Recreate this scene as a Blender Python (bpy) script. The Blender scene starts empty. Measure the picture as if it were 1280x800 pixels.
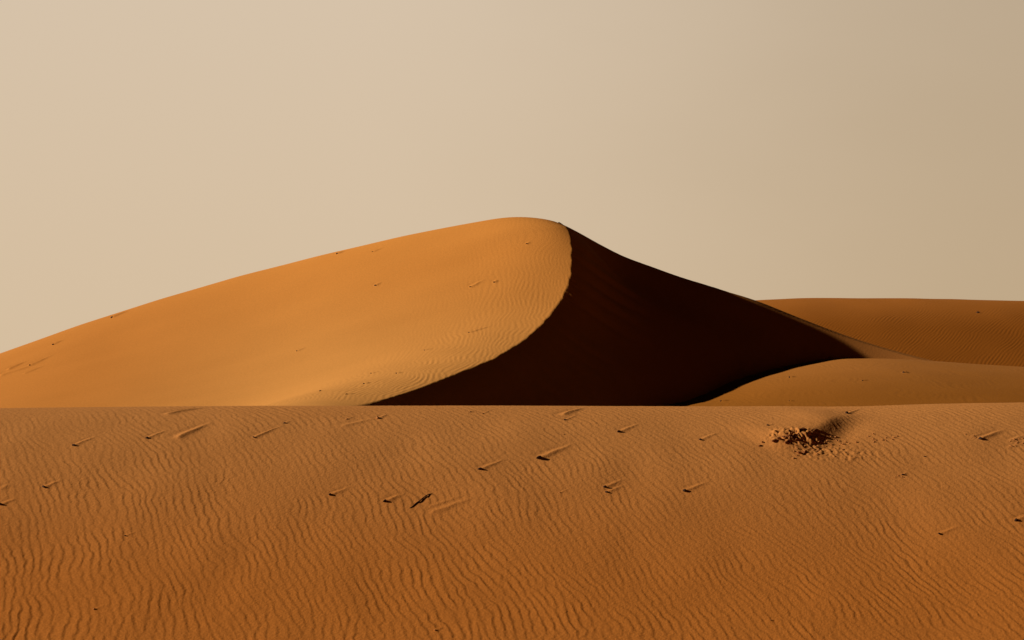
import bpy, bmesh, math, random
import numpy as np
from mathutils import Vector, noise as mnoise

random.seed(7)
RNG = np.random.default_rng(11)
scene = bpy.context.scene
COL = scene.collection

# ------------------------------------------------------------------ camera model
F = 2489.0          # focal length in photo pixels (70 mm on a 36 mm sensor, 1280 px wide)
HY = 470.0          # photo row of the true horizon
def P3(px, py, Y):
    return ((px - 640.0) / F * Y, Y, (HY - py) / F * Y)

cam_d = bpy.data.cameras.new('camera')
cam_d.sensor_width = 36.0
cam_d.lens = 70.0
cam_d.clip_start = 0.1
cam_d.clip_end = 12000.0
cam_d.shift_y = (HY - 400.0) / 1280.0
cam = bpy.data.objects.new('camera', cam_d)
cam.location = (0, 0, 0)
cam.rotation_euler = (math.radians(90), 0, 0)
COL.objects.link(cam)
scene.camera = cam

# ------------------------------------------------------------------ light
SUN_EL, SUN_BACK = 22.2, 0.5        # elevation; degrees behind the picture plane, from the left
el, bk = math.radians(SUN_EL), math.radians(SUN_BACK)
Ldir = Vector((-math.cos(el) * math.cos(bk), math.cos(el) * math.sin(bk), math.sin(el)))
sd = bpy.data.lights.new('sun', 'SUN')
sd.energy = 5.0
sd.angle = math.radians(0.55)
sd.color = (1.0, 0.93, 0.80)
so = bpy.data.objects.new('sun', sd)
so.rotation_euler = Ldir.to_track_quat('Z', 'Y').to_euler()
so.location = (-40, 0, 30)
COL.objects.link(so)

# ------------------------------------------------------------------ world: dusty haze low down, dim clear sky above
W = bpy.data.worlds.new('World')
scene.world = W
W.use_nodes = True
nt = W.node_tree
nt.nodes.clear()
N = nt.nodes.new
out = N('ShaderNodeOutputWorld')
geo = N('ShaderNodeTexCoord')
sep = N('ShaderNodeSeparateXYZ')
nt.links.new(geo.outputs['Generated'], sep.inputs[0])
sky = N('ShaderNodeTexSky')
sky.sky_type = 'NISHITA'
sky.sun_disc = False
sky.sun_elevation = el
sky.sun_rotation = math.radians(-90 + SUN_BACK)
sky.dust_density = 6.0
sky.air_density = 1.0
b_sky = N('ShaderNodeBackground')
b_sky.inputs[1].default_value = 0.0004
nt.links.new(sky.outputs[0], b_sky.inputs[0])
def M2(op, a, b=None, clamp=False):
    n = N('ShaderNodeMath'); n.operation = op; n.use_clamp = clamp
    for i, v in enumerate((a, b)):
        if v is None: continue
        if isinstance(v, (int, float)): n.inputs[i].default_value = v
        else: nt.links.new(v, n.inputs[i])
    return n.outputs[0]
# colour of the dust along the horizon: paler towards the sun, browner away from it and higher up
cx = M2('MULTIPLY_ADD', sep.outputs['X'], -2.7)
cx.node.inputs[2].default_value = 0.76
nz = N('ShaderNodeTexNoise'); nz.inputs['Scale'].default_value = 5.0; nz.inputs['Detail'].default_value = 4.0
mapn = N('ShaderNodeMapping'); mapn.inputs['Scale'].default_value = (1.0, 1.0, 2.5)
nt.links.new(geo.outputs['Generated'], mapn.inputs[0]); nt.links.new(mapn.outputs[0], nz.inputs['Vector'])
tz2 = M2('ADD', cx, M2('MULTIPLY', M2('SUBTRACT', nz.outputs[0], 0.5), 0.22), clamp=True)
sm = N('ShaderNodeMapRange'); sm.interpolation_type = 'SMOOTHSTEP'; nt.links.new(tz2, sm.inputs['Value'])
def cmix(fac, a, b):
    m = N('ShaderNodeMix'); m.data_type = 'RGBA'
    nt.links.new(fac, m.inputs['Factor'])
    for k_, v_ in (('A', a), ('B', b)):
        if isinstance(v_, tuple): m.inputs[k_].default_value = (*v_, 1)
        else: nt.links.new(v_, m.inputs[k_])
    return m.outputs['Result']
zf = N('ShaderNodeMapRange'); zf.inputs['From Min'].default_value = 0.02; zf.inputs['From Max'].default_value = 0.19
nt.links.new(sep.outputs['Z'], zf.inputs['Value'])
c_low = cmix(sm.outputs[0], (0.525, 0.388, 0.240), (0.668, 0.512, 0.345))
c_high = cmix(sm.outputs[0], (0.500, 0.388, 0.266), (0.672, 0.540, 0.398))
rampc_out = cmix(zf.outputs[0], c_low, c_high)
# the dust layer thins out above about thirteen degrees and is densest ahead
fadez = N('ShaderNodeMapRange'); fadez.interpolation_type = 'SMOOTHSTEP'
fadez.inputs['From Min'].default_value = math.sin(math.radians(12.5))
fadez.inputs['From Max'].default_value = math.sin(math.radians(24))
fadez.inputs['To Min'].default_value = 1.0
fadez.inputs['To Max'].default_value = 0.006
nt.links.new(sep.outputs['Z'], fadez.inputs['Value'])
fadey = N('ShaderNodeMapRange'); fadey.interpolation_type = 'SMOOTHSTEP'
fadey.inputs['From Min'].default_value = 0.5
fadey.inputs['From Max'].default_value = 0.93
fadey.inputs['To Min'].default_value = 0.008
fadey.inputs['To Max'].default_value = 1.0
nt.links.new(sep.outputs['Y'], fadey.inputs['Value'])
b_h = N('ShaderNodeBackground')
nt.links.new(rampc_out, b_h.inputs[0])
nt.links.new(M2('MULTIPLY', fadez.outputs[0], fadey.outputs[0]), b_h.inputs[1])
addw = N('ShaderNodeAddShader')
nt.links.new(b_sky.outputs[0], addw.inputs[0]); nt.links.new(b_h.outputs[0], addw.inputs[1])
nt.links.new(addw.outputs[0], out.inputs[0])

# ------------------------------------------------------------------ materials
def sand_material(name, col_a, col_b, grain=900.0, grain_bump=0.0012, speck=0.16, blotch=0.9, low=None, z0=0, z1=1, west_shade=None, east_shade=None):
    m = bpy.data.materials.new(name); m.use_nodes = True
    t = m.node_tree; t.nodes.clear()
    n = t.nodes.new; l = t.links.new
    o = n('ShaderNodeOutputMaterial'); b = n('ShaderNodeBsdfPrincipled')
    b.inputs['Roughness'].default_value = 0.95
    b.inputs['Specular IOR Level'].default_value = 0.04
    tc = n('ShaderNodeTexCoord')
    n1 = n('ShaderNodeTexNoise'); n1.inputs['Scale'].default_value = blotch; n1.inputs['Detail'].default_value = 6; n1.inputs['Roughness'].default_value = 0.6
    mp = n('ShaderNodeMapping'); mp.inputs['Rotation'].default_value = (0, 0, math.radians(-25)); mp.inputs['Scale'].default_value = (0.45, 1.3, 1)
    l(tc.outputs['Object'], mp.inputs[0]); l(mp.outputs[0], n1.inputs['Vector'])
    r1 = n('ShaderNodeMapRange'); r1.inputs['From Min'].default_value = 0.3; r1.inputs['From Max'].default_value = 0.7
    l(n1.outputs[0], r1.inputs['Value'])
    mx = n('ShaderNodeMix'); mx.data_type = 'RGBA'
    mx.inputs['A'].default_value = (*col_a, 1); mx.inputs['B'].default_value = (*col_b, 1)
    l(r1.outputs[0], mx.inputs['Factor'])
    n2 = n('ShaderNodeTexNoise'); n2.inputs['Scale'].default_value = grain; n2.inputs['Detail'].default_value = 2
    l(tc.outputs['Object'], n2.inputs['Vector'])
    r2 = n('ShaderNodeMapRange'); r2.inputs['From Min'].default_value = 0.25; r2.inputs['From Max'].default_value = 0.75
    r2.inputs['To Min'].default_value = 1 - speck; r2.inputs['To Max'].default_value = 1 + speck
    l(n2.outputs[0], r2.inputs['Value'])
    vm = n('ShaderNodeVectorMath'); vm.operation = 'SCALE'
    l(mx.outputs['Result'], vm.inputs[0]); l(r2.outputs[0], vm.inputs['Scale'])
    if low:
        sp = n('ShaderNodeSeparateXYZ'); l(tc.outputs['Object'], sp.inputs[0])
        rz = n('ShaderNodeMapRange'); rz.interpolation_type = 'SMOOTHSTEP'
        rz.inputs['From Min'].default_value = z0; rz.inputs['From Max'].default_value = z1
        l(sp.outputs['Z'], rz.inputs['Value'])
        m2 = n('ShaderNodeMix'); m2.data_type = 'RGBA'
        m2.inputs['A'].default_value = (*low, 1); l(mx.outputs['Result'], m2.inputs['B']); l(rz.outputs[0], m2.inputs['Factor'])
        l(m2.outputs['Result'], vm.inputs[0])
    if west_shade:
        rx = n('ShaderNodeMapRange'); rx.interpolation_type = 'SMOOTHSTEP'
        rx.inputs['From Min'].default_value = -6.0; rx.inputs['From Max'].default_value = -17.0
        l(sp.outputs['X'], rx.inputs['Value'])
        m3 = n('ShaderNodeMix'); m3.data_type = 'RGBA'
        l(m2.outputs['Result'], m3.inputs['A']); m3.inputs['B'].default_value = (*west_shade, 1); l(rx.outputs[0], m3.inputs['Factor'])  # shading put into the albedo: west flank darkened like a gentler slope
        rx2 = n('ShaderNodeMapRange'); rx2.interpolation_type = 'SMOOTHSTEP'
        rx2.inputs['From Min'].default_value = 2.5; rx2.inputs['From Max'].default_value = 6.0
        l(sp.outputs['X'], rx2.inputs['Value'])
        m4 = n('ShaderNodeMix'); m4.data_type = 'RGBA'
        l(m3.outputs['Result'], m4.inputs['A']); m4.inputs['B'].default_value = (*east_shade, 1); l(rx2.outputs[0], m4.inputs['Factor'])  # shade put into the colour: slip face and right ridge darkened
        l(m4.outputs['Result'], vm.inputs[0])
    l(vm.outputs[0], b.inputs['Base Color'])
    bp = n('ShaderNodeBump'); bp.inputs['Strength'].default_value = 1.0; bp.inputs['Distance'].default_value = grain_bump
    l(n2.outputs[0], bp.inputs['Height']); l(bp.outputs[0], b.inputs['Normal'])
    l(b.outputs[0], o.inputs[0])
    return m

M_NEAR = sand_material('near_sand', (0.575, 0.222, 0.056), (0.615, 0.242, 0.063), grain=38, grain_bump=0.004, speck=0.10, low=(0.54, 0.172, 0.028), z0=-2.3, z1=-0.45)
M_GREAT = sand_material('great_dune_sand', (0.74, 0.276, 0.052), (0.76, 0.288, 0.056), grain=14, grain_bump=0.006, speck=0.05, blotch=0.22, low=(0.70, 0.300, 0.072), z0=-1.0, z1=5.0, west_shade=(0.62, 0.225, 0.042), east_shade=(0.47, 0.170, 0.036))
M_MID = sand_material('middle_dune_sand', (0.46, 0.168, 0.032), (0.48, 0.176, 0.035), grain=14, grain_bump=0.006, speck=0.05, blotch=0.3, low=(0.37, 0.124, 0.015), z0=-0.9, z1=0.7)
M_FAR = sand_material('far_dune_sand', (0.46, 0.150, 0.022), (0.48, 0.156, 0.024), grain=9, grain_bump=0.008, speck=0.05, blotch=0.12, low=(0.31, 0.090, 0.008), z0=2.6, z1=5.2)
M_PLAIN = sand_material('plain_sand', (0.20, 0.085, 0.030), (0.26, 0.11, 0.035), grain=6, grain_bump=0.02, speck=0.06, blotch=0.02)

def rock_material(name, ca, cb):
    m = bpy.data.materials.new(name); m.use_nodes = True
    t = m.node_tree; b = t.nodes['Principled BSDF']
    b.inputs['Roughness'].default_value = 0.9; b.inputs['Specular IOR Level'].default_value = 0.1
    tc = t.nodes.new('ShaderNodeTexCoord')
    n1 = t.nodes.new('ShaderNodeTexNoise'); n1.inputs['Scale'].default_value = 60; n1.inputs['Detail'].default_value = 6
    t.links.new(tc.outputs['Object'], n1.inputs['Vector'])
    mx = t.nodes.new('ShaderNodeMix'); mx.data_type = 'RGBA'
    mx.inputs['A'].default_value = (*ca, 1); mx.inputs['B'].default_value = (*cb, 1)
    t.links.new(n1.outputs[0], mx.inputs['Factor']); t.links.new(mx.outputs['Result'], b.inputs['Base Color'])
    bp = t.nodes.new('ShaderNodeBump'); bp.inputs['Distance'].default_value = 0.004
    t.links.new(n1.outputs[0], bp.inputs['Height']); t.links.new(bp.outputs[0], b.inputs['Normal'])
    return m
M_STONE = rock_material('stone', (0.035, 0.016, 0.010), (0.10, 0.045, 0.022))
M_CLOD = rock_material('baked_clod', (0.20, 0.066, 0.020), (0.42, 0.15, 0.042))
M_CRUMB = rock_material('sandy_crumb', (0.38, 0.14, 0.040), (0.56, 0.22, 0.060))
M_WOOD = rock_material('dry_wood', (0.05, 0.022, 0.012), (0.10, 0.05, 0.025))

# ------------------------------------------------------------------ numeric helpers
def ripple_bank(nx, ny, sp, lam, theta, s_r, s_t, seed):
    """complex, periodic, narrow-band field: its phase runs down wind, forks included"""
    r = np.random.default_rng(seed)
    w = r.standard_normal((ny, nx)) + 1j * r.standard_normal((ny, nx))
    kx = np.fft.fftfreq(nx, sp)[None, :] ; ky = np.fft.fftfreq(ny, sp)[:, None]
    k0 = 1.0 / lam
    ka = kx * math.cos(theta) + ky * math.sin(theta)
    kt = -kx * math.sin(theta) + ky * math.cos(theta)
    filt = np.exp(-((ka - k0) ** 2) / (2 * (s_r * k0) ** 2) - kt ** 2 / (2 * (s_t * k0) ** 2))
    f = np.fft.ifft2(np.fft.fft2(w) * filt)
    return f / np.sqrt(np.mean(np.abs(f) ** 2))

def bilin(f, sp, X, Y):
    ny, nx = f.shape
    gx = X / sp; gy = Y / sp
    i = np.floor(gx).astype(int); j = np.floor(gy).astype(int)
    a = gx - i; b = gy - j
    i0 = i % nx; i1 = (i + 1) % nx; j0 = j % ny; j1 = (j + 1) % ny
    return (f[j0, i0] * (1 - a) * (1 - b) + f[j0, i1] * a * (1 - b) + f[j1, i0] * (1 - a) * b + f[j1, i1] * a * b)

def low_noise(sp, lam, seed, n=512):
    """smooth periodic noise sampled with bilin"""
    r = np.random.default_rng(seed)
    w = r.standard_normal((n, n))
    k = np.fft.fftfreq(n, sp)
    kk = np.sqrt(k[None, :] ** 2 + k[:, None] ** 2)
    f = np.real(np.fft.ifft2(np.fft.fft2(w) * np.exp(-(kk * lam) ** 2)))
    return f / f.std()

def profile(c):
    ph = np.angle(c); am = np.clip(np.abs(c), 0, 1.7) ** 0.55
    return am * (np.sin(ph) - 0.40 * np.sin(2 * ph) + 0.13 * np.sin(3 * ph))

def sstep(x, a, b):
    t = np.clip((x - a) / (b - a), 0, 1)
    return t * t * (3 - 2 * t)

def tps_fit(pts, soft=None):
    pts = np.array(pts, float); n = len(pts)
    d = np.sqrt((pts[:, None, 0] - pts[None, :, 0]) ** 2 + (pts[:, None, 1] - pts[None, :, 1]) ** 2)
    K = np.where(d > 0, d * d * np.log(d + 1e-12), 0) + np.diag(np.full(n, 1.0) if soft is None else soft(pts))
    A = np.zeros((n + 3, n + 3)); A[:n, :n] = K
    A[:n, n] = 1; A[:n, n + 1:] = pts[:, :2]; A[n, :n] = 1; A[n + 1:, :n] = pts[:, :2].T
    w = np.linalg.solve(A, np.concatenate([pts[:, 2], [0, 0, 0]]))
    return pts, w
def tps_eval(fit, X, Y):
    pts, w = fit; n = len(pts)
    r = w[n] + w[n + 1] * X + w[n + 2] * Y
    for i in range(n):
        d2 = (X - pts[i, 0]) ** 2 + (Y - pts[i, 1]) ** 2
        r = r + w[i] * 0.5 * d2 * np.log(d2 + 1e-12)
    return r

def catmull(P, k=24):
    P = np.array(P, float); P = np.vstack([2 * P[0] - P[1], P, 2 * P[-1] - P[-2]])
    o = []
    for i in range(1, len(P) - 2):
        p0, p1, p2, p3 = P[i - 1:i + 3]
        for t in np.linspace(0, 1, k, endpoint=False):
            o.append(0.5 * ((2 * p1) + (-p0 + p2) * t + (2 * p0 - 5 * p1 + 4 * p2 - p3) * t * t + (-p0 + 3 * p1 - 3 * p2 + p3) * t ** 3))
    o.append(P[-2]); return np.array(o)

def grid_mesh(name, xs, ys, Z, mat, X=None, Y=None):
    if X is None: X, Y = np.meshgrid(xs, ys)
    ny, nx = Z.shape
    co = np.stack([X, Y, Z], -1).reshape(-1, 3).astype(np.float32)
    me = bpy.data.meshes.new(name)
    me.vertices.add(nx * ny); me.vertices.foreach_set('co', co.ravel())
    a = (np.arange(ny - 1)[:, None] * nx + np.arange(nx - 1)[None, :]).ravel()
    q = np.stack([a, a + 1, a + nx + 1, a + nx], -1).astype(np.int32)
    nf = len(q)
    me.loops.add(nf * 4); me.loops.foreach_set('vertex_index', q.ravel())
    me.polygons.add(nf)
    me.polygons.foreach_set('loop_start', np.arange(0, nf * 4, 4, dtype=np.int32))
    me.polygons.foreach_set('loop_total', np.full(nf, 4, dtype=np.int32))
    me.polygons.foreach_set('use_smooth', np.ones(nf, dtype=bool))
    me.update(calc_edges=True)
    me.materials.append(mat)
    o = bpy.data.objects.new(name, me)
    COL.objects.link(o)
    o['kind'] = 'structure'
    return o

def axis(a, b, h, lo, hi, g=1.12):
    """even spacing h on [a,b], growing outward to lo / hi"""
    c = list(np.arange(a, b + h * .5, h))
    x, s = c[-1], h; right = []
    while x < hi: s *= g; x += s; right.append(x)
    x, s = a, h; left = []
    while x > lo: s *= g; x -= s; left.append(x)
    return np.array(left[::-1] + c + right)

# ================================================================== NEAR DUNE
YC = 24.0
cr_px = np.array([-900, -300, 0, 150, 300, 640, 860, 960, 1060, 1110, 1150, 1210, 1280, 1500, 2200.])
cr_py = np.array([530, 516, 510.2, 508.6, 507.4, 507.2, 508.2, 507.9, 508.6, 507.0, 505.4, 504.2, 503.2, 501, 508.])
def smooth1(x, xp, fp):
    s = 0
    for d, w in ((-.25, .25), (0, .5), (.25, .25)): s = s + w * np.interp(x + d, xp, fp)
    return s
und_n = low_noise(0.1, 1.3, 5)
und_s = low_noise(0.03, 0.25, 6)
def near_base(X, Y):
    px = X / YC * F + 640
    zc = (HY - smooth1(X, (cr_px - 640) / F * YC, cr_py)) / F * YC
    s = (YC + 0.0 * X) - Y
    w = 1.05
    front = 0.56 * (s - w * (1 - np.exp(-np.clip(s, 0, 99) / w)))
    sb = -s
    back = 0.60 * (sb - 1.0 * (1 - np.exp(-np.clip(sb, 0, 99) / 1.0)))
    drop = np.where(s > 0, front, back)
    # the foot of the slope flattens out in front
    z = zc - drop
    z = z + 0.0030 * bilin(und_n, 0.1, X + 20, Y + 3) * sstep(np.abs(s), 0.0, 1.2)
    z = z - 0.003 * bilin(und_n, 0.1, X * 1.7 + 5, Y * 1.2 + 30) * sstep(np.abs(s), 0.2, 1.5)
    foot = -3.6
    k = 0.5
    return foot + k * np.logaddexp(0, (z - foot) / k)

def cast(fn, px, py, y0, y1, n=1500):
    ys = np.linspace(y0, y1, n)
    xs = (px - 640) / F * ys; zs = (HY - py) / F * ys
    h = fn(xs, ys)
    i = np.argmax(h >= zs)
    if h[i] < zs[i]: return None
    return xs[i], ys[i], h[i]

# stones lying on the near dune: photo column, row, radius in px, length of sand tail in px, label
STONES = [
 (93, 557, 3.2, 26, 'small dark stone with a short sand tail, upper left of near slope'),
 (184, 548, 3.0, 26, 'small dark stone just left of the broad sand streak on near slope'),
 (56, 609, 3.2, 20, 'small dark stone with sand tail, low at far left of near slope'),
 (2, 631, 3.2, 20, 'dark stone cut by the left edge of the picture'),
 (157, 670, 1.8, 12, 'tiny half buried stone alone on lower left rippled sand'),
 (118, 762, 1.9, 16, 'pale tiny stone near the bottom left corner of the rippled sand'),
 (318, 547, 2.2, 38, 'small stone at the end of a long faint sand streak'),
 (356, 529, 2.0, 8, 'flat dark chip up the slope from the long faint streak'),
 (414, 619, 3.2, 22, 'dark stone with sand tail left of the other two beside the twig'),
 (482, 627, 3.6, 22, 'dark stone with short tail just left of the twig'),
 (601, 587, 3.6, 30, 'dark stone with long tail in middle of near slope'),
 (675, 573, 5.0, 40, 'largest lone dark stone, long sand tail, middle of near slope'),
 (775, 540, 3.4, 24, 'dark stone with short tail right of centre just under the crest'),
 (757, 609, 3.4, 22, 'upper stone of the close pair right of centre'),
 (759, 615.5, 3.0, 20, 'lower stone of the close pair right of centre'),
 (700, 616, 1.6, 14, 'tiny pale stone left of the close pair of stones'),
 (857, 614, 3.6, 28, 'dark stone with tail below the rock heap, to its left'),
 (876, 550, 2.8, 24, 'small dark stone left of the rock heap, close to the crest'),
 (707, 525, 2.2, 14, 'small stone just below the dark grooved streak at the crest'),
 (473, 523, 3.0, 12, 'dark chip at the top of the pale streak near the crest'),
 (434, 524, 2.0, 9, 'flat pale chip near crest, left of the darker chip'),
 (589, 515, 1.6, 5, 'tiny chip on the crest above the middle stones'),
 (604, 517, 1.5, 14, 'tiny pale chip with faint tail at the middle of the crest'),
 (706, 543, 1.2, 0, 'speck of stone between the crest groove and the largest lone stone'),
 (544, 788, 2.0, 10, 'small pale stone at the bottom edge of the sand, centre'),
 (1175, 668, 3.0, 26, 'lone dark stone with tail low on the right of the slope'),
 (1271, 651, 3.6, 22, 'dark stone with tail at the right edge of the picture'),
 (1226, 549, 3.6, 30, 'dark stone with long tail right of the rock heap near the crest'),
 (1059, 518, 3.2, 16, 'dark stone in the hollow behind the rock heap'),
 (961, 536, 2.2, 6, 'small stone just left of the rock heap, above its outliers'),
 (1129, 594, 2.4, 6, 'broken flat stone below and right of the rock heap'),
 (1156, 571, 1.5, 4, 'tiny stone right of and below the scattered crumbs'),
 (964, 776, 1.4, 3, 'dark speck of stone near bottom, right of centre'),
]
# sand streaks (ridges blown behind things that are gone): from, to, width px, height m
STREAKS = [
 (208, 518, 262, 508.5, 4.0, 0.030), (221, 548, 268, 527, 4.5, 0.034), (0, 612, 16, 604, 3, 0.012),
 (428, 533, 478, 521, 3.6, 0.014), (540, 641, 597, 620, 4.0, 0.018), (537, 634, 580, 618, 2.5, 0.007),
 (703, 519, 732, 509.5, 4.0, 0.032), (318, 547, 352, 533, 3.0, 0.012), (1226, 549, 1262, 536, 3.5, 0.012),
 (1262, 551, 1285, 543, 2.5, 0.014), (1260, 560, 1285, 552, 2.0, 0.010), (1215, 546, 1230, 541, 2, 0.008),
]
TAILS = []   # x, y, direction, length m, half-width m, height m
placed = []
for (px, py, r, tl, lab) in STONES:
    h = cast(near_base, px, max(py, 511), 17, 26)
    if h is None: continue
    placed.append((h, r * h[1] / F, lab, r))
    if tl > 0:
        h2 = cast(near_base, px + tl * 1.1, max(py - tl * 0.46, 509.2), 17, 26) or (h[0] + tl * h[1] / F, h[1] + 0.5, 0)
        TAILS.append((h[0], h[1], h2[0], h2[1], r * h[1] / F * 0.80, r * h[1] / F * 0.30))
for (x1, y1, x2, y2, w, hh) in STREAKS:
    a = cast(near_base, x1, y1, 17, 26); b = cast(near_base, x2, max(y2, 509), 17, 26)
    if a and b: TAILS.append((a[0], a[1], b[0], b[1], w * a[1] / F, hh * 0.5))

xs = axis(-6.6, 6.6, 0.0115, -60, 60, 1.05)
ys = axis(18.3, 24.6, 0.0105, 6.0, 34.0, 1.06)
X, Y = np.meshgrid(xs, ys)
Z = near_base(X, Y)
# distance along the slope, so that ripples are not stretched by it
v = (Y - 18.0) * 1.13
bank = ripple_bank(2560, 1280, 0.0125, 0.094, math.radians(9), 0.16, 0.17, 21)
warpa = low_noise(0.05, 0.8, 31); warpb = low_noise(0.05, 0.8, 32)
warpc = low_noise(0.02, 0.16, 33)
U = X + 8 + 0.046 * (v - 1.6) ** 2 * (v > 1.6) + 0.024 * bilin(warpa, 0.05, X + 9, v) + 0.009 * bilin(warpc, 0.02, X + 3, v + 7)
V = v + 0.025 * bilin(warpb, 0.05, X + 9, v + 5)
sc = 1.0 + 0.05 * sstep(v, 3.5, 0.2)
rip = profile(bilin(bank, 0.0125, U / sc, V / sc))
ampn = bilin(low_noise(0.1, 1.1, 41), 0.1, X + 10, v)
ampf = np.clip(1.0 + 0.20 * ampn, 0.55, 1.5)
amp = 0.00165 * ampf * (0.68 + 0.34 * sstep(v, 5.5, 0.5))
amp = amp * (1 - 0.5 * sstep(X, -1.5, -5.5) * sstep(v, 4.0, 6.3))
edge = sstep(np.abs(X), 12, 8) * sstep(Y, 27, 25) * sstep(Y, 15.5, 17)
mute = np.ones_like(X)
add = np.zeros_like(X)
def add_ridge(X, Y, add, mute, t, seg_amp=1.0):
    x1, y1, x2, y2, w, h = t
    L = math.hypot(x2 - x1, y2 - y1); dx, dy = (x2 - x1) / L, (y2 - y1) / L
    m0, m1 = min(x1, x2) - 8 * w, max(x1, x2) + 8 * w
    n0, n1 = min(y1, y2) - 10 * w, max(y1, y2) + 10 * w
    i0, i1 = np.searchsorted(X[0], [m0, m1]); j0, j1 = np.searchsorted(Y[:, 0], [n0, n1])
    sx, sy = X[j0:j1, i0:i1], Y[j0:j1, i0:i1]
    if sx.size == 0: return
    s = (sx - x1) * dx + (sy - y1) * dy; q = -(sx - x1) * dy + (sy - y1) * dx
    ts = s / L
    ww = w * (1.15 - 0.55 * np.clip(ts, 0, 1)) 
    wob = w * 0.12 * np.sin(s / w * 0.9 + x1 * 7)
    prof = np.exp(-np.abs((q - wob) / ww) ** 1.6)
    env = sstep(ts, -0.06, 0.05) * (1 - sstep(ts, 0.35, 1.05)) 
    add[j0:j1, i0:i1] += h * prof * env
    # scoured furrow on the up-wind left side
    add[j0:j1, i0:i1] -= 0.30 * h * np.exp(-((q - 2.1 * ww) / ww) ** 2) * env
    mute[j0:j1, i0:i1] *= 1 - 0.75 * np.exp(-(q / (ww * 2.6)) ** 2) * sstep(ts, -0.15, 0.02) * (1 - sstep(ts, 0.6, 1.2))
for t in TAILS: add_ridge(X, Y, add, mute, t)

# the heap: a drift that climbs to the upper right with a steep shaded flank, crusty crumbs at its foot
hA = cast(near_base, 978, 555, 17, 26); hB = cast(near_base, 1060, 522, 17, 26)
def drift(X, Y):
    x1, y1 = hA[0], hA[1]; x2, y2 = hB[0], hB[1]
    L = math.hypot(x2 - x1, y2 - y1); dx, dy = (x2 - x1) / L, (y2 - y1) / L
    s = ((X - x1) * dx + (Y - y1) * dy) / L; q = -(X - x1) * dy + (Y - y1) * dx
    qq = q + 0.05 * np.sin(s * 5)
    left = np.exp(-(np.clip(qq, 0, 9) / 0.55) ** 2); right = np.exp(-(np.clip(-qq, 0, 9) / 0.17) ** 2)
    pr = np.where(qq > 0, left, right)
    env = sstep(s, -0.22, 0.10) * (1 - sstep(s, 0.6, 1.25))
    hol = np.exp(-((qq + 0.30) / 0.17) ** 2) * sstep(s, 0.0, 0.35) * (1 - sstep(s, 0.6, 1.2))
    return 0.068 * pr * env - 0.018 * hol
dr = drift(X, Y)
lump = np.zeros_like(X)
msk = np.exp(-(((X - hA[0] - 0.14) / 0.27) ** 2 + ((Y - hA[1] - 0.10) / 0.17) ** 2) ** 1.5)
msk2 = np.exp(-(((X - hA[0] - 0.55) / 0.50) ** 2 + ((Y - hA[1] + 0.22) / 0.17) ** 2) ** 1.5) * 0.30
lump = (np.abs(bilin(und_s, 0.03, X * 3.4, Y * 2.4)) * 0.015 + bilin(und_s, 0.03, X * 7 + 4, Y * 5) * 0.008) * (msk + msk2)
rough = bilin(low_noise(0.02, 0.05, 77), 0.02, X + 8, v) * 0.0004 * edge
Znear = Z + add * edge + dr + lump + rip * amp * edge * mute * (1 - 0.8 * np.clip(msk, 0, 1)) * (1 - 0.5 * (dr > 0.03)) + rough
near_obj = grid_mesh('near_dune', xs, ys, Znear, M_NEAR)

def grid_height(xs, ys, Z):
    def f(x, y):
        i = np.clip(np.searchsorted(xs, x) - 1, 0, len(xs) - 2); j = np.clip(np.searchsorted(ys, y) - 1, 0, len(ys) - 2)
        a = np.clip((x - xs[i]) / (xs[i + 1] - xs[i]), 0, 1); b = np.clip((y - ys[j]) / (ys[j + 1] - ys[j]), 0, 1)
        return Z[j, i] * (1 - a) * (1 - b) + Z[j, i + 1] * a * (1 - b) + Z[j + 1, i] * (1 - a) * b + Z[j + 1, i + 1] * a * b
    return f
near_h = grid_height(xs, ys, Znear)

# ================================================================== GREAT DUNE
GZ = -3.6
brink = [(120, 540, 50), (240, 528, 54), (350, 517, 57), (420, 510, 59.3), (460, 504.5, 60.6), (520, 486, 63.0), (580, 463, 65.5), (622, 445, 67.6),
         (655, 424, 69.9), (680, 402, 71.9), (699, 378, 73.8), (711, 350, 75.4), (714.5, 322, 77.0), (713.5, 300, 78.3), (711, 289, 79.1),
         (709, 284, 79.6), (722, 290, 79.9), (750, 305.5, 80.1), (780, 320.5, 80.2), (815, 333.5, 80.3), (850, 346, 80.3), (900, 361.5, 80.2), (940, 375.5, 80.0),
         (1000, 399.5, 79.8), (1060, 422, 79.5), (1120, 440.5, 79.0), (1180, 455.5, 78.3), (1240, 464, 77.6), (1330, 480, 76.5), (1500, 500, 75)]
bc = catmull([P3(*b) for b in brink], 16)
rj = np.random.default_rng(3)
# plan jitter for the crumbling edge
jit = np.convolve(rj.standard_normal(len(bc)), np.ones(4) / 4, 'same') * 0.035
wt = sstep(np.arange(len(bc)) / 16.0, 4, 7) * (1 - sstep(np.arange(len(bc)) / 16.0, 12.0, 13.5))
bc[:, 0] += jit * wt

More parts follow.
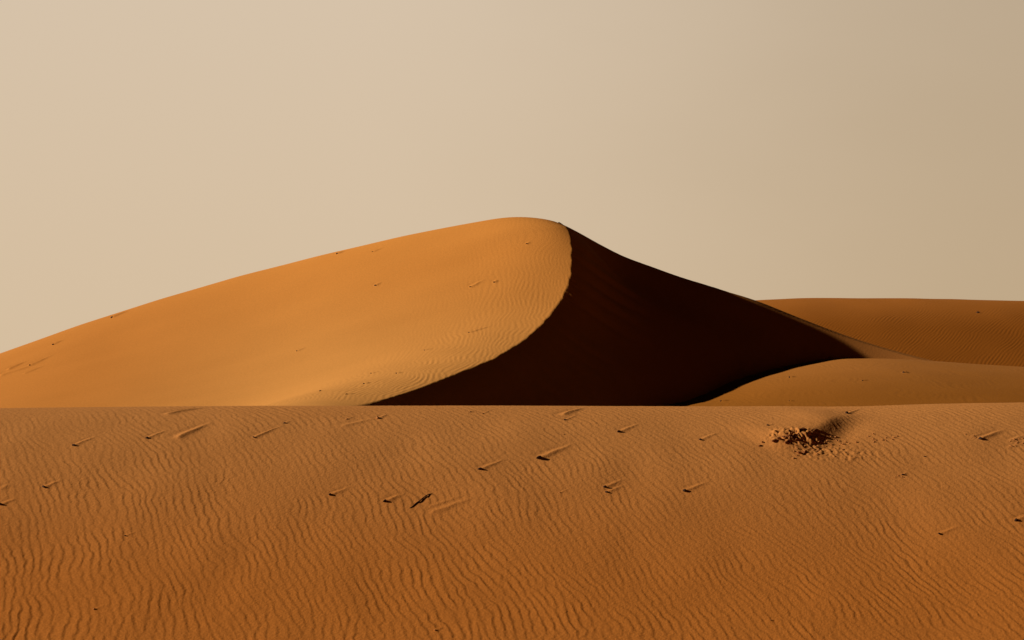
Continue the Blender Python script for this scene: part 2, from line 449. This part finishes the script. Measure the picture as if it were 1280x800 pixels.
sky_pts = [(-500, 560, 80), (-300, 520, 81), (-120, 483, 82), (0, 442, 82), (100, 406, 82), (200, 374, 82), (300, 345, 82), (400, 319.5, 82), (500, 296, 82), (560, 284, 82), (600, 277, 82), (640, 273.6, 82.4), (675, 274.0, 81.4), (692, 275.2, 80.6)]
cp = [P3(*p) for p in sky_pts]
cp += [(p[0], p[1] + 5, p[2] - 1.1) for p in cp[:]] + [(p[0], p[1] + 14, p[2] - 5.5) for p in cp[3:]]
cp += [P3(*b) for b in brink[3:15]]
cp += [P3(*b) for b in brink[15:28:2]]
cp += [(P3(*b)[0], b[2] + 5, P3(*b)[2] - 1.0) for b in brink[16:28:3]]
cp += [(P3(*b)[0], b[2] + 14, P3(*b)[2] - 4.5) for b in brink[16:28:3]]
cp += [P3(0, 478, 77), P3(0, 520, 71), P3(150, 440, 77.5), P3(150, 512, 69.5), P3(300, 400, 78), P3(300, 465, 72.5), P3(300, 520, 67),
       P3(400, 375, 77.5), P3(400, 440, 72.2), P3(400, 490, 67.0), P3(500, 354, 77.4), P3(500, 416, 73.2), P3(500, 450, 69.0), 
       P3(600, 330, 77.5), P3(600, 402, 73.0), P3(600, 425, 70.0), P3(660, 310, 78.5), P3(660, 360, 75.2), P3(655, 395, 72.7), P3(540, 468, 67.2),
       P3(440, 492, 64.5), P3(-200, 540, 75), P3(-400, 580, 74), P3(-120, 545, 70)]
cp += [(-40, 60, -5), (-22, 55, -4.5), (-10, 52, -4), (-50, 80, -5), (-40, 100, -6)]
brset = set((round(P3(*b)[0], 4), round(P3(*b)[1], 4)) for b in brink)
stoss = tps_fit(cp, lambda P: np.array([30.0 if (62 < p[1] < 79.2 and p[0] > -22 and (round(p[0], 4), round(p[1], 4)) not in brset) else 0.5 for p in P]))

gx = axis(-21.6, 16.5, 0.045, -75, 32, 1.07)
gy = axis(62.0, 84.0, 0.045, 44, 112, 1.07)
X, Y = np.meshgrid(gx, gy)
S = tps_eval(stoss, X, Y)
# signed distance to the brink, height of the nearest point
seg_a = bc[:-1, :2]; seg_d = bc[1:, :2] - bc[:-1, :2]; seg_l2 = (seg_d ** 2).sum(1)
un = seg_d / np.sqrt(seg_l2)[:, None]
best = np.full(X.shape, 1e9); hz = np.zeros_like(X); side = np.zeros_like(X); sc_near = np.zeros_like(X)
Sc0 = tps_eval(stoss, bc[:, 0], bc[:, 1])
for i in range(len(seg_a)):
    tt = ((X - seg_a[i, 0]) * seg_d[i, 0] + (Y - seg_a[i, 1]) * seg_d[i, 1]) / seg_l2[i]
    np.clip(tt, 0, 1, out=tt)
    ex = X - seg_a[i, 0] - tt * seg_d[i, 0]; ey = Y - seg_a[i, 1] - tt * seg_d[i, 1]
    d2 = ex * ex + ey * ey
    m = d2 < best
    best[m] = d2[m]
    hz[m] = (bc[i, 2] + tt * (bc[i + 1, 2] - bc[i, 2]))[m]
    sc_near[m] = (Sc0[i] + tt * (Sc0[i + 1] - Sc0[i]))[m]
    tx = np.where(tt <= 0, un[max(i - 1, 0), 0] + un[i, 0], np.where(tt >= 1, un[i, 0] + un[min(i + 1, len(un) - 1), 0], un[i, 0]))
    ty = np.where(tt <= 0, un[max(i - 1, 0), 1] + un[i, 1], np.where(tt >= 1, un[i, 1] + un[min(i + 1, len(un) - 1), 1], un[i, 1]))
    side[m] = (tx * ey - ty * ex)[m]
D = np.sqrt(best)
right = side < 0
# stoss is bent so that it ends exactly on the brink line
blend = np.exp(-(D / 1.1) ** 2)
hb = np.where(right, 0, hz)
Sb = S + (hz - sc_near) * blend
# the windward face rolls over gently before the lower brink
u_ = np.clip(D / 3.4, 0, 1)
roll = np.where(D < 3.4, u_ * (2 - u_), np.exp(-((D - 3.4) / 3.2) ** 2))
Sb = Sb + 0.36 * roll * sstep(Y, 75.5, 63)
Sb = Sb - 0.10 * roll * sstep(Y, 75.5, 78) * sstep(Y, 81.6, 79.6) * sstep(X, 3.2, 2.4)
# a rounded lip of fresh sand behind the low end of the right hand ridge
Sb = Sb + 0.17 * np.exp(-((D - 0.7) / 0.6) ** 2) * (1 - np.exp(-(D / 0.3) ** 2)) * sstep(X, 7.0, 10.5) * (~right) * (~right) + 0.02 * np.exp(-((D - 2.0) / 1.3) ** 2) * sstep(Y, 83, 79) * (~right) * sstep(Y, 68, 75)
def boxblur(A, n):
    k = np.ones(2 * n + 1) / (2 * n + 1)
    A = np.apply_along_axis(lambda r: np.convolve(np.pad(r, n, mode='edge'), k, 'valid'), 0, A)
    return np.apply_along_axis(lambda r: np.convolve(np.pad(r, n, mode='edge'), k, 'valid'), 1, A)
Sl = hz - math.tan(math.radians(33)) * D
for _ in range(3): Sm = boxblur(Sl if _ == 0 else Sm, 34)
wn = sstep(D, 0.4, 3.5) * sstep(X, 12.5, 7.5)
Sl = Sl * (1 - wn) + Sm * wn
# faint avalanche tongues down the slip face
an = low_noise(0.1, 0.35, 61)
Sl += 0.008 * bilin(an, 0.1, (X * 0.9 + Y * 0.45) * 1.0 + 40, (Y * 0.9 - X * 0.45) * 0.10 + 20) * sstep(D, 0.2, 1.5)
k = 0.35
Sl = GZ + k * np.logaddexp(0, (Sl - GZ) / k)
# ripples on the windward face, growing towards the brink
gb = ripple_bank(2048, 2048, 0.05, 0.17, math.radians(0), 0.13, 0.16, 71)
gw = low_noise(0.2, 2.5, 72)
rip = profile(bilin(gb, 0.05, X + 40 + 0.15 * bilin(gw, 0.2, X + 30, Y) + 0.0085 * np.clip(Y - 77, -20, 0) ** 2, Y + 0.3 * bilin(gw, 0.2, X + 50, Y + 9)))
zone = sstep(D, 6.5, 0.8) * (0.25 + 0.75 * sstep(Y, 79, 74)) * sstep(Y, 83, 80)
zone2 = 0.12
ga = 0.0033 * (zone * (1.0 + 0.5 * sstep(Y, 72, 65)) + zone2) * sstep(np.abs(X), 24, 20) * sstep(Y, 86, 84) * sstep(Y, 60, 62)
shelf = 0.012 * bilin(low_noise(0.2, 1.6, 73), 0.2, X * 0.35 + 40, Y + 10) * sstep(D, 0.3, 3) * sstep(np.abs(Y - 82), 1, 4)
Sg = Sb + rip * ga + shelf
Zg = np.where(right & (X > -14), np.minimum(Sl, hz), Sg)
Zbl = boxblur(boxblur(Zg, 3), 3)
wb = right * sstep(D, 0.12, 0.5)
Zg = Zg * (1 - wb) + Zbl * wb
Zg = np.maximum(Zg, -6.5)
DOTS = [(140, 397, 2.2, 16, 'dark stone close under the left skyline of the great dune'),
 (66, 431, 1.6, 10, 'small stone high on the far left flank of the great dune'),
 (38, 457, 1.8, 20, 'stone with streak at far left of the great dune'),
 (421, 317.5, 1.8, 8, 'stone just under the skyline, halfway up the great dune'),
 (466, 315, 1.2, 10, 'tiny stone below the skyline, right of the halfway stone'),
 (469, 357, 1.5, 6, 'lone tiny stone in the middle of the sunlit great dune'),
 (618, 353, 1.6, 4, 'small dark stone near the rippled brink of the great dune'),
 (588, 359, 1.4, 14, 'stone with a dark streak beside the small stone on the upper dune'),
 (699, 279, 1.6, 4, 'dark chip at the very summit of the great dune'),
 (658, 305, 1.2, 4, 'speck of stone below the summit on the sunlit side'),
 (586, 416, 1.5, 24, 'stone with a long thin streak, lower right of sunlit face'),
 (455, 480, 1.6, 8, 'stone on the rippled foot of the great dune above the near crest'),
 (400, 489, 1.4, 4, 'leftmost speck of stone on the foot of the great dune'),
 (433, 493, 1.4, 8, 'lowest stone on the rippled foot of the great dune'),
 (464, 467, 1.3, 8, 'speck of stone above the rippled foot of the great dune'),
 (496, 467, 1.4, 6, 'speck of stone on the rippled foot nearest the shadow edge'),
 (531, 438, 1.3, 8, 'small stone midway along the rippled band of the great dune'),
 (371, 439, 1.3, 8, 'stone alone on the smooth lower face of the great dune')]
great_f = grid_height(gx, gy, Zg)
addg = np.zeros_like(X); mg = np.ones_like(X)
dots = []
for (px, py, r, tl, lab) in DOTS:
    h = cast(great_f, px, py, 58, 90, 4000)
    if h is None: continue
    dots.append((h, r * h[1] / F, lab, great_f, M_STONE))
    if tl:
        add_ridge(X, Y, addg, mg, (h[0], h[1], h[0] + tl * 1.3 * h[1] / F, h[1] + tl * 0.9 * h[1] / F, r * 1.4 * h[1] / F, r * 0.75 * h[1] / F))
for (a, b, c, d, w, hh) in [(0, 470, 55, 452, 4, .05), (10, 462, 36, 450, 2.5, .05), (30, 467, 60, 455, 2, .03), (36, 456, 50, 449, 1.5, .04)]:
    p = cast(great_f, a, b, 58, 90, 4000); q = cast(great_f, c, d, 58, 90, 4000)
    if p and q: add_ridge(X, Y, addg, mg, (p[0], p[1], q[0], q[1], w * p[1] / F, hh))
Zg = Zg + addg * (~right)
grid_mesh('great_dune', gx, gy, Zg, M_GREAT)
great_f = grid_height(gx, gy, Zg)

# ================================================================== MIDDLE DUNE
mc = [P3(890, 501, 71), P3(950, 472, 74.4), P3(1000, 455.5, 76.8), P3(1050, 449, 77.5), P3(1100, 448, 77.5), P3(1180, 452.5, 77), P3(1280, 459, 76.5), P3(1400, 468, 76), P3(1600, 500, 75),
      P3(960, 490, 71), P3(1080, 478, 71.5), P3(1200, 480, 71.5), P3(1290, 484, 71.5), P3(1000, 508, 68), P3(1130, 508, 67.6), P3(1280, 508, 67.8), P3(1500, 520, 68),
      (7, 66, -1.6), (10, 62, -2.4), (18, 60, -2.8), (28, 62, -3.2), (3, 70, -1.35), (0, 68, -3.2), (4.5, 75, -0.8), (7, 80, 0.1), (12, 86, -1.2), (18, 86, -1.3), (26, 86, -1.6), (35, 80, -4), (0, 60, -5), (10, 54, -5), (24, 52, -5), (12, 95, -4.5), (26, 95, -4.5)]
mid = tps_fit(mc)
mx_ = axis(4, 22.0, 0.06, -2, 45, 1.07); my_ = axis(65, 79, 0.06, 52, 96, 1.07)
X, Y = np.meshgrid(mx_, my_)
Zm = tps_eval(mid, X, Y)
rb = ripple_bank(1024, 1024, 0.06, 0.24, math.radians(20), 0.15, 0.2, 81)
Zm = Zm + 0.0022 * profile(bilin(rb, 0.06, X + 0.4 * bilin(gw, 0.2, X, Y), Y)) * sstep(X, 30, 24) * sstep(Y, 64, 66) + 0.006 * bilin(low_noise(0.2, 1.5, 83), 0.2, X * .5 + 10, Y)
mid_f = grid_height(mx_, my_, Zm)
adm = np.zeros_like(X); mm = np.ones_like(X)
for (px, py, r, tl, lab) in [(987, 472, 1.8, 6, 'small stone at left on top of the middle dune'), (1130, 466, 2.2, 5, 'darkest stone on top of the middle dune'),
        (1078, 476, 1.4, 6, 'faint chip below the top of the middle dune'), (902, 502, 1.8, 9, 'stone at the shadow edge on the left foot of middle dune'),
        (987, 501.5, 1.4, 4, 'speck of stone on middle dune right above the near crest')]:
    h = cast(mid_f, px, py, 60, 80, 4000)
    if h is None: continue
    dots.append((h, r * h[1] / F, lab, mid_f, M_STONE))
    add_ridge(X, Y, adm, mm, (h[0], h[1], h[0] + tl * 1.3 * h[1] / F, h[1] + tl * 0.9 * h[1] / F, r * 1.5 * h[1] / F, r * 0.9 * h[1] / F))
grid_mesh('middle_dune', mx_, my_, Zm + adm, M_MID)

# ================================================================== FAR DUNE
fx = axis(12, 37, 0.06, -60, 160, 1.07); fy = axis(104, 131, 0.065, 80, 190, 1.07)
X, Y = np.meshgrid(fx, fy)
cpx = np.array([-400, 500, 800, 900, 940, 1000, 1060, 1130, 1200, 1280, 1450, 1800, 2600.])
cpy = np.array([470, 420, 392, 379, 374.8, 372.6, 372.2, 372.6, 374, 376, 381, 400, 460.])
zc = (HY - np.interp(X, (cpx - 640) / F * 130, cpy)) / F * 130
zc = boxblur(zc, 16)
s = 130 - Y
w = 7.0
drop = np.where(s > 0, 0.36 * (s - w * (1 - np.exp(-np.clip(s, 0, 200) / w))), 0.4 * (-s - 5 * (1 - np.exp(-np.clip(-s, 0, 200) / 5))))
Zf = zc - drop + 0.27
rb = ripple_bank(1024, 1024, 0.08, 0.20, math.radians(-27), 0.10, 0.06, 91)
rz = sstep(s, 3.0, 11.0)
Zf += (0.0075 * rz + 0.0008) * profile(bilin(rb, 0.08, X + 0.05 * bilin(gw, 0.2, X, Y), Y)) * sstep(X, 60, 42) * sstep(Y, 92, 98)
Zf += 0.012 * bilin(low_noise(0.3, 4, 93), 0.3, X, Y * 0.7)
k = 0.8
Zf = GZ - .3 + k * np.logaddexp(0, (Zf - GZ) / k)
far_f = grid_height(fx, fy, Zf)
h = cast(far_f, 1222, 391, 95, 132, 4000)
if h: dots.append((h, 2.0 * h[1] / F, 'only stone seen on the far dune at right', far_f, M_STONE))
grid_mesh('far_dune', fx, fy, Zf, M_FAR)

# ================================================================== GROUND to the horizon
gxs = axis(-150, 150, 6.0, -6000, 6000, 1.12); gys = axis(-40, 260, 6.0, -3000, 9000, 1.12)
X, Y = np.meshgrid(gxs, gys)
gn = low_noise(8, 60, 99)
Zp = GZ + 0.02 + 0.25 * bilin(gn, 8, X, Y) * sstep(np.hypot(X, Y - 70), 90, 200)
Zp = Zp - 1.2 * np.exp(-((X / 18) ** 2 + ((Y - 2) / 14) ** 2))
Zp = np.minimum(Zp, -1.9)
grid_mesh('ground', gxs, gys, Zp, M_PLAIN)

# ================================================================== STONES, CLODS, TWIG
def stone_mesh(name, seed, mat, flat=0.62, elong=1.25, cuts=9, sub=3):
    r = random.Random(seed)
    bm = bmesh.new()
    bmesh.ops.create_icosphere(bm, subdivisions=sub, radius=1.0)
    planes = []
    for _ in range(cuts):
        n = Vector((r.uniform(-1, 1), r.uniform(-1, 1), r.uniform(-0.6, 1))).normalized()
        planes.append((n, r.uniform(0.55, 0.85)))
    off = Vector((seed * 3.1, seed * 1.7, 0))
    for v_ in bm.verts:
        p = v_.co.copy()
        for n, d in planes:
            e = p.dot(n) - d
            if e > 0: p -= n * e
        p += p.normalized() * 0.10 * mnoise.fractal(p * 1.8 + off, 0.7, 2.0, 4)
        v_.co = Vector((p.x * elong, p.y, p.z * flat))
    for f in bm.faces: f.smooth = False
    me = bpy.data.meshes.new(name); bm.to_mesh(me); bm.free()
    me.materials.append(mat)
    return me
stone_meshes = [stone_mesh('stone', i, M_STONE) for i in range(8)]
clod_meshes = [stone_mesh('clod', 20 + i, M_CLOD, flat=0.6, elong=1.7, cuts=5) for i in range(8)]
crumb_meshes = [stone_mesh('crumb', 40 + i, M_CRUMB, flat=0.75, elong=1.3, cuts=8, sub=2) for i in range(6)]

def put(name, me, x, y, z, r, label, cat, group, tilt=0.35, rz=None):
    o = bpy.data.objects.new(name, me)
    COL.objects.link(o)
    o.location = (x, y, z)
    o.scale = (r * random.uniform(.9, 1.15), r * random.uniform(.9, 1.1), r * random.uniform(.9, 1.15))
    o.rotation_euler = (random.uniform(-tilt, tilt) + 0.3, random.uniform(-tilt, tilt), random.uniform(0, 6.28) if rz is None else rz + random.uniform(-.5, .5))
    o['label'] = label; o['category'] = cat; o['group'] = group
    return o

for i, (h, r, lab, rp) in enumerate(placed):
    z = float(near_h(np.array(h[0]), np.array(h[1])))
    pale = 'pale' in lab
    put('stone', (crumb_meshes if pale else stone_meshes)[i % 6], h[0] - 0.3 * r, h[1] - 0.2 * r, z + 0.10 * r, r * 0.74, lab, 'stone', 'stones lying on the near dune')
for i, (h, r, lab, fn, m) in enumerate(dots):
    z = float(fn(np.array(h[0]), np.array(h[1])))
    put('stone', stone_meshes[i % 8], h[0], h[1], z + 0.2 * r, r, lab, 'stone', 'stones far off on the other dunes')

rr = random.Random(5)
def ground_at(px, py):
    h = cast(near_h, px, py, 18.4, 25, 2500)
    return h
# heap of dark clods
count = 0
for i in range(26):
    t = rr.uniform(0, 1)
    px = 980 + 40 * t ** 1.1 + rr.gauss(0, 2.2)
    py = 548.5 - 11 * t + rr.gauss(0, 3.0)
    h = ground_at(px, py)
    if not h: continue
    r = rr.choice([1.2, 1.6, 2.0, 2.6, 3.2]) * h[1] / F
    put('clod', clod_meshes[i % 8], h[0], h[1], h[2] + 0.05 * r, r, 'dark reddish clod in the crusty heap below the drift of the near dune', 'clod', 'dark clods of the heap', 0.35, rz=0.85)
for (px, py, r, lab) in [(950.5, 557.5, 2.2, 'lowest left outlier clod of the dark heap'), (969, 551.5, 3.6, 'large clod standing off the left foot of the heap'),
                         (975, 549, 3.0, 'clod touching the left foot of the heap'), (1000, 566.5, 3.0, 'dark clod at the lower left end of the crumb trail'),
                         (1006, 565.5, 2.6, 'second dark clod at the lower end of the crumb trail'), (954, 553, 1.7, 'tiny clod above the lowest left outlier')]:
    h = ground_at(px, py)
    if h: put('clod', clod_meshes[int(px) % 8], h[0], h[1], h[2] + 0.1 * r * h[1] / F, r * h[1] / F, lab, 'clod', 'clods lying around the heap', 0.4, rz=0.6)
# trail of small crumbs below and right of the heap
def crumbs(n, x0, x1, y0, y1, slope, label, group, rmax=1.9):
    for i in range(n):
        t = rr.random()
        px = x0 + (x1 - x0) * t + rr.gauss(0, 4); py = y0 + (y1 - y0) * t + rr.gauss(0, slope)
        h = ground_at(px, py)
        if not h: continue
        r = rr.uniform(0.6, rmax) * h[1] / F
        put('crumb', crumb_meshes[i % 6], h[0], h[1], h[2] + 0.05 * r, r, label, 'crumb', group, 0.4)
crumbs(48, 992, 1050, 566, 549, 4.5, 'sandy crumb in the trail just below and right of the heap', 'sandy crumbs below the heap')
crumbs(10, 1045, 1068, 562, 548, 3.5, 'sandy crumb between the crumb trail and the right hand patch', 'sandy crumbs beyond the trail')
crumbs(16, 1090, 1122, 548, 546, 2.6, 'sandy crumb in the small patch right of the heap', 'sandy crumbs in the small patch', 1.7)
crumbs(18, 1262, 1284, 556, 551, 5.0, 'sandy crumb in the patch at the right edge', 'sandy crumbs at the right edge', 1.7)
crumbs(7, 1208, 1222, 549, 545, 2.5, 'sandy crumb left of the long tailed stone at right', 'sandy crumbs beside the long tailed stone', 1.5)
crumbs(8, 1118, 1135, 596, 592, 2, 'sandy crumb beside the broken flat stone', 'sandy crumbs beside the flat stone', 1.2)

# twig
def tube(pts, radii, seg=7):
    bm = bmesh.new(); rings = []
    for i, p in enumerate(pts):
        d = (pts[min(i + 1, len(pts) - 1)] - pts[max(i - 1, 0)]).normalized()
        u = d.cross(Vector((0, 0, 1))).normalized(); w_ = u.cross(d)
        rings.append([bm.verts.new(p + (u * math.cos(a) + w_ * math.sin(a)) * radii[i]) for a in [2 * math.pi * q / seg for q in range(seg)]])
    for a, b in zip(rings, rings[1:]):
        for q in range(seg): bm.faces.new((a[q], a[(q + 1) % seg], b[(q + 1) % seg], b[q]))
    bm.faces.new(rings[0][::-1]); bm.faces.new(rings[-1])
    for f in bm.faces: f.smooth = True
    return bm
def twig(pl, label, r0=0.0055):
    pts = []
    for i, (px, py, up) in enumerate(pl):
        h = ground_at(px, py); pts.append(Vector((h[0], h[1], h[2] + up)))
    rad = [r0 * (0.45 + 0.7 * math.sin(math.pi * (i + .6) / (len(pts) + .4))) for i in range(len(pts))]
    base = pts[0].copy()
    bm = tube([p - base for p in pts], rad)
    me = bpy.data.meshes.new('twig'); bm.to_mesh(me); bm.free(); me.materials.append(M_WOOD)
    o = bpy.data.objects.new('twig', me); COL.objects.link(o); o.location = base
    o['label'] = label; o['category'] = 'twig'
twig([(512, 635.5, .002), (516, 633, .003), (520, 629.5, .005), (524, 627.5, .008), (528, 624, .008), (532, 621, .008), (536, 618.5, .006), (540, 617.5, .003)],
     'thin dark dry twig lying slantwise on the rippled sand')

# ------------------------------------------------------------------ render settings
scene.view_settings.view_transform = 'Standard'
scene.view_settings.look = 'None'
scene.view_settings.exposure = 0
scene.view_settings.gamma = 1
scene.render.engine = 'CYCLES'
scene.cycles.diffuse_bounces = 1
scene.render.resolution_x = 1024
scene.render.resolution_y = 640
